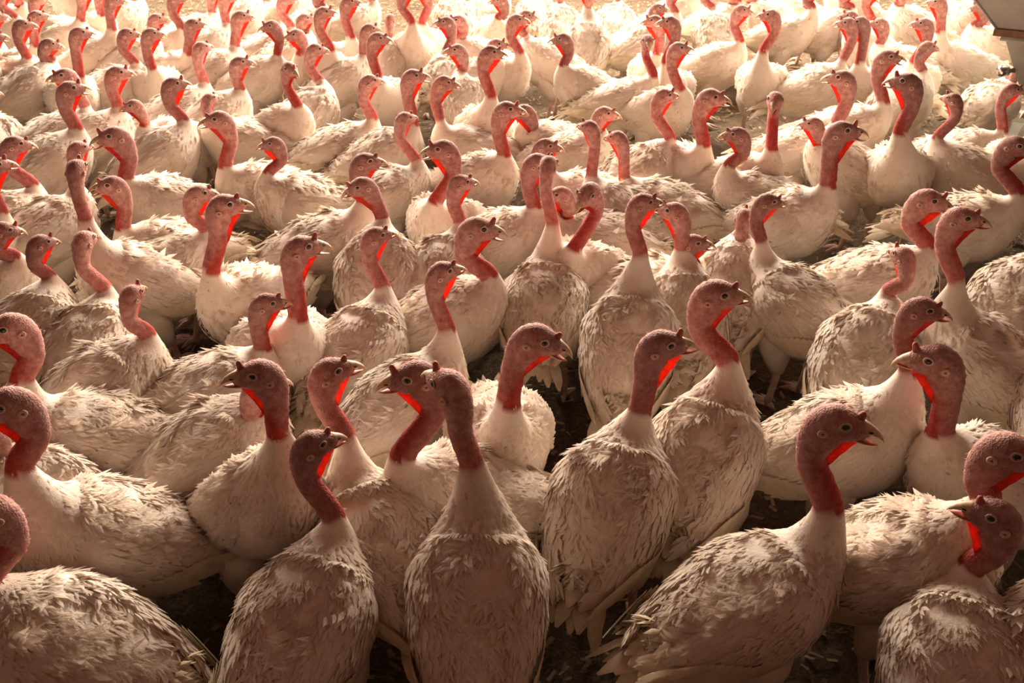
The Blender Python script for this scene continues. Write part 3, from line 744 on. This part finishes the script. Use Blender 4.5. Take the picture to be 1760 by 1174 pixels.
def turkey(b):
    i = b['i']; hs = HEAD_SCALE.get(i, .9)
    root = bpy.data.objects.new('turkey', None); C.objects.link(root)
    root.empty_display_size = .1
    pos = Vector((b['pos'].x, b['pos'].y, -b['drop'])); R = Matrix.Rotation(-b['hd'], 3, 'Z')
    root.location = pos; root.rotation_euler = (0, 0, b['hd'])
    hx, hy_, nx, ny = b['px'][:4]
    dep = (pos - Vector((0, 0, CAM.z))).length
    lod = 2 if dep < 2.9 else (1 if dep < 4.2 else 0)
    vi = 2 if b['zn'] > .55 else (3 if b['zn'] > .49 else i % 2); st = STS[vi]
    A = Vector((st[-1][0], 0, st[-1][1])); toW = R.inverted()
    nomN = A + Vector((.012, 0, max(.045, b['zn'] + b['drop'] - A.z)))
    nk = R @ (near_ray(nx, ny, pos + toW @ nomN) - pos)
    sx = nk.x - (A.x + .012)                                   # slide the body so that the neck leaves it at the shoulders
    sft = Vector((max(-.11, min(.11, sx*.85)), max(-.09, min(.09, nk.y*.7)), 0))
    pos = pos + toW @ sft; root.location = pos; nk -= sft
    e = nk - nomN; lim = .075
    if e.length > lim: nk = nomN + e.normalized()*lim
    if nk.z < A.z + .03: nk.z = A.z + .03
    hy = (b['yaw'] - b['hd'] + pi) % (2*pi) - pi
    HR = Matrix.Rotation(hy, 3, 'Z') @ Matrix.Rotation(-b['pit'], 3, 'Y')
    fl_ = (toW @ (HR @ Vector((1, 0, 0))))
    nomE = pos + toW @ (nk + (nk - A).normalized()*.03 + Vector((0, 0, .115*hs))) + fl_*.02*hs
    hl = R @ (near_ray(hx, hy_, nomE) - fl_*.018*hs - pos)
    d = hl - nk
    if d.length > .19: hl = nk + d.normalized()*.19
    if hl.z < nk.z + .06: hl.z = nk.z + .06
    seg, sub = ((16, 2), (22, 3), (32, 5))[lod]
    me, stn, nb, SV = bird_mesh('body', st, hl, hy, b['pit'], nk, seg, sub, hs)
    obj('body', me, root)
    obj('plumage', LIB['plum', vi, lod], root)['kind'] = 'stuff'
    for s in (1, -1):
        w = obj('wing', LIB['wing', vi, lod, s][0], root); obj('flight_feathers', LIB['wing', vi, lod, s][1], w)
        obj('leg', LIB['leg', s], root, Matrix.Translation((0, 0, b['drop'])) @ Matrix.Diagonal((1, 1, (.245-b['drop'])/.245, 1)))
    obj('tail', LIB['tail', vi, lod], root)
    if ny > -5:
        obj('neck_down', fuzz_mesh(stn, nb, SV, seg, (240, 700, 2000)[lod], 900+i), root)['kind'] = 'stuff'
    HM = Matrix.Translation(hl) @ HR.to_4x4() @ Matrix.Scale(1.07*hs, 4)
    if hy_ > -30:
        obj('upper_beak', LIB['beak'], root, HM); obj('lower_beak', LIB['jaw', b['op']], root, HM)
        obj('snood', LIB['snood', i % 2], root, HM)
        for s in (1, -1):
            ey = obj('eye', LIB['eye'], root, HM @ Matrix.Translation((.0225, s*.0243, .0060)) @ Matrix.Rotation(-s*.25, 4, 'Z'))
            obj('eyelid', LIB['lid'], ey, Matrix.Translation((0, s*.0018, 0)))
            ea = obj('ear', LIB['ear'], root, HM @ Matrix.Translation((-.008, s*.0280, -.0125)))
            obj('ear_hole', LIB['hole'], ea)
        obj('wattle', LIB['wattle', (1, 0, 2, 0, 1, 0, 1)[i % 7]], root, HM)
    root['label'] = b['lab']; root['category'] = 'turkey'; root['group'] = 'turkeys in the flock'
    return root
for b in B_: turkey(b)
# ------------------------------------------------------------------ feed hopper at the right edge
fb = bpy.data.objects.new('feed_hopper', None); C.objects.link(fb); FR = Matrix.Rotation(radians(-26), 3, 'Z'); fb.location = Vector((2.0, 4.3, 0)) - FR @ Vector((-.448, -.448, 0)); fb.rotation_euler = (0, 0, radians(-26))
fb['label'] = 'grey steel feed hopper at the top right corner'; fb['category'] = 'feeder'
def frustum(name, rings, mats, mi=None):
    """square rings (half width, z) joined into a hollow-looking sheet-metal shell"""
    V = []; F = []
    for w, z in rings: V += [Vector((-w, -w, z)), Vector((w, -w, z)), Vector((w, w, z)), Vector((-w, w, z))]
    for i in range(len(rings)-1):
        for j in range(4):
            a = i*4+j; b = i*4+(j+1) % 4; F.append((a, b, b+4, a+4))
    F.append((3, 2, 1, 0)); e = (len(rings)-1)*4; F.append((e, e+1, e+2, e+3))
    return obj(name, mesh(name, V, F, mats, mi, smooth=False), fb)
frustum('hopper', [(.448, .692), (.548, .815), (.90, 1.25), (.90, 1.50), (.885, 1.50), (.885, 1.25), (.44, .70)], ['metal'])
frustum('flange', [(.44, .668), (.462, .668), (.462, .696), (.44, .696)], ['rust'])
frustum('lip', [(.405, .645), (.430, .645), (.434, .652), (.430, .660), (.405, .660)], ['metal'])
frustum('funnel', [(.20, .23), (.335, .477), (.412, .650), (.44, .668), (.40, .668)], ['metal'])
frustum('feed_pan', [(.36, .02), (.36, .14), (.38, .15), (.38, .135), (.34, .05)], ['metal'])
for sx in (-1, 1):
    for sy in (-1, 1):
        V, F = tube([Vector((sx*.20, sy*.20, .24)), Vector((sx*.24, sy*.24, .12)), Vector((sx*.26, sy*.26, .02))], [.014, .014, .014], 8)
        obj('leg', mesh('hopper_leg', V, F, ['metal']), fb)
for sx in (-1, 1):                                             # corner seams of the upper bin
    V, F = tube([Vector((sx*.450, -.450, .694)), Vector((sx*.549, -.549, .815)), Vector((sx*.901, -.901, 1.25))], [.006]*3, 6)
    obj('seam', mesh('seam', V, F, ['metal']), fb)
V, F = tube([Vector((-.352, -.352, .512)), Vector((-.375, -.372, .512)), Vector((-.378, -.375, .512)), Vector((-.405, -.395, .512)), Vector((-.410, -.399, .512))], [.012, .012, .024, .024, .018], 14)
obj('bolt', mesh('bolt', V, F, ['chrome']), fb)
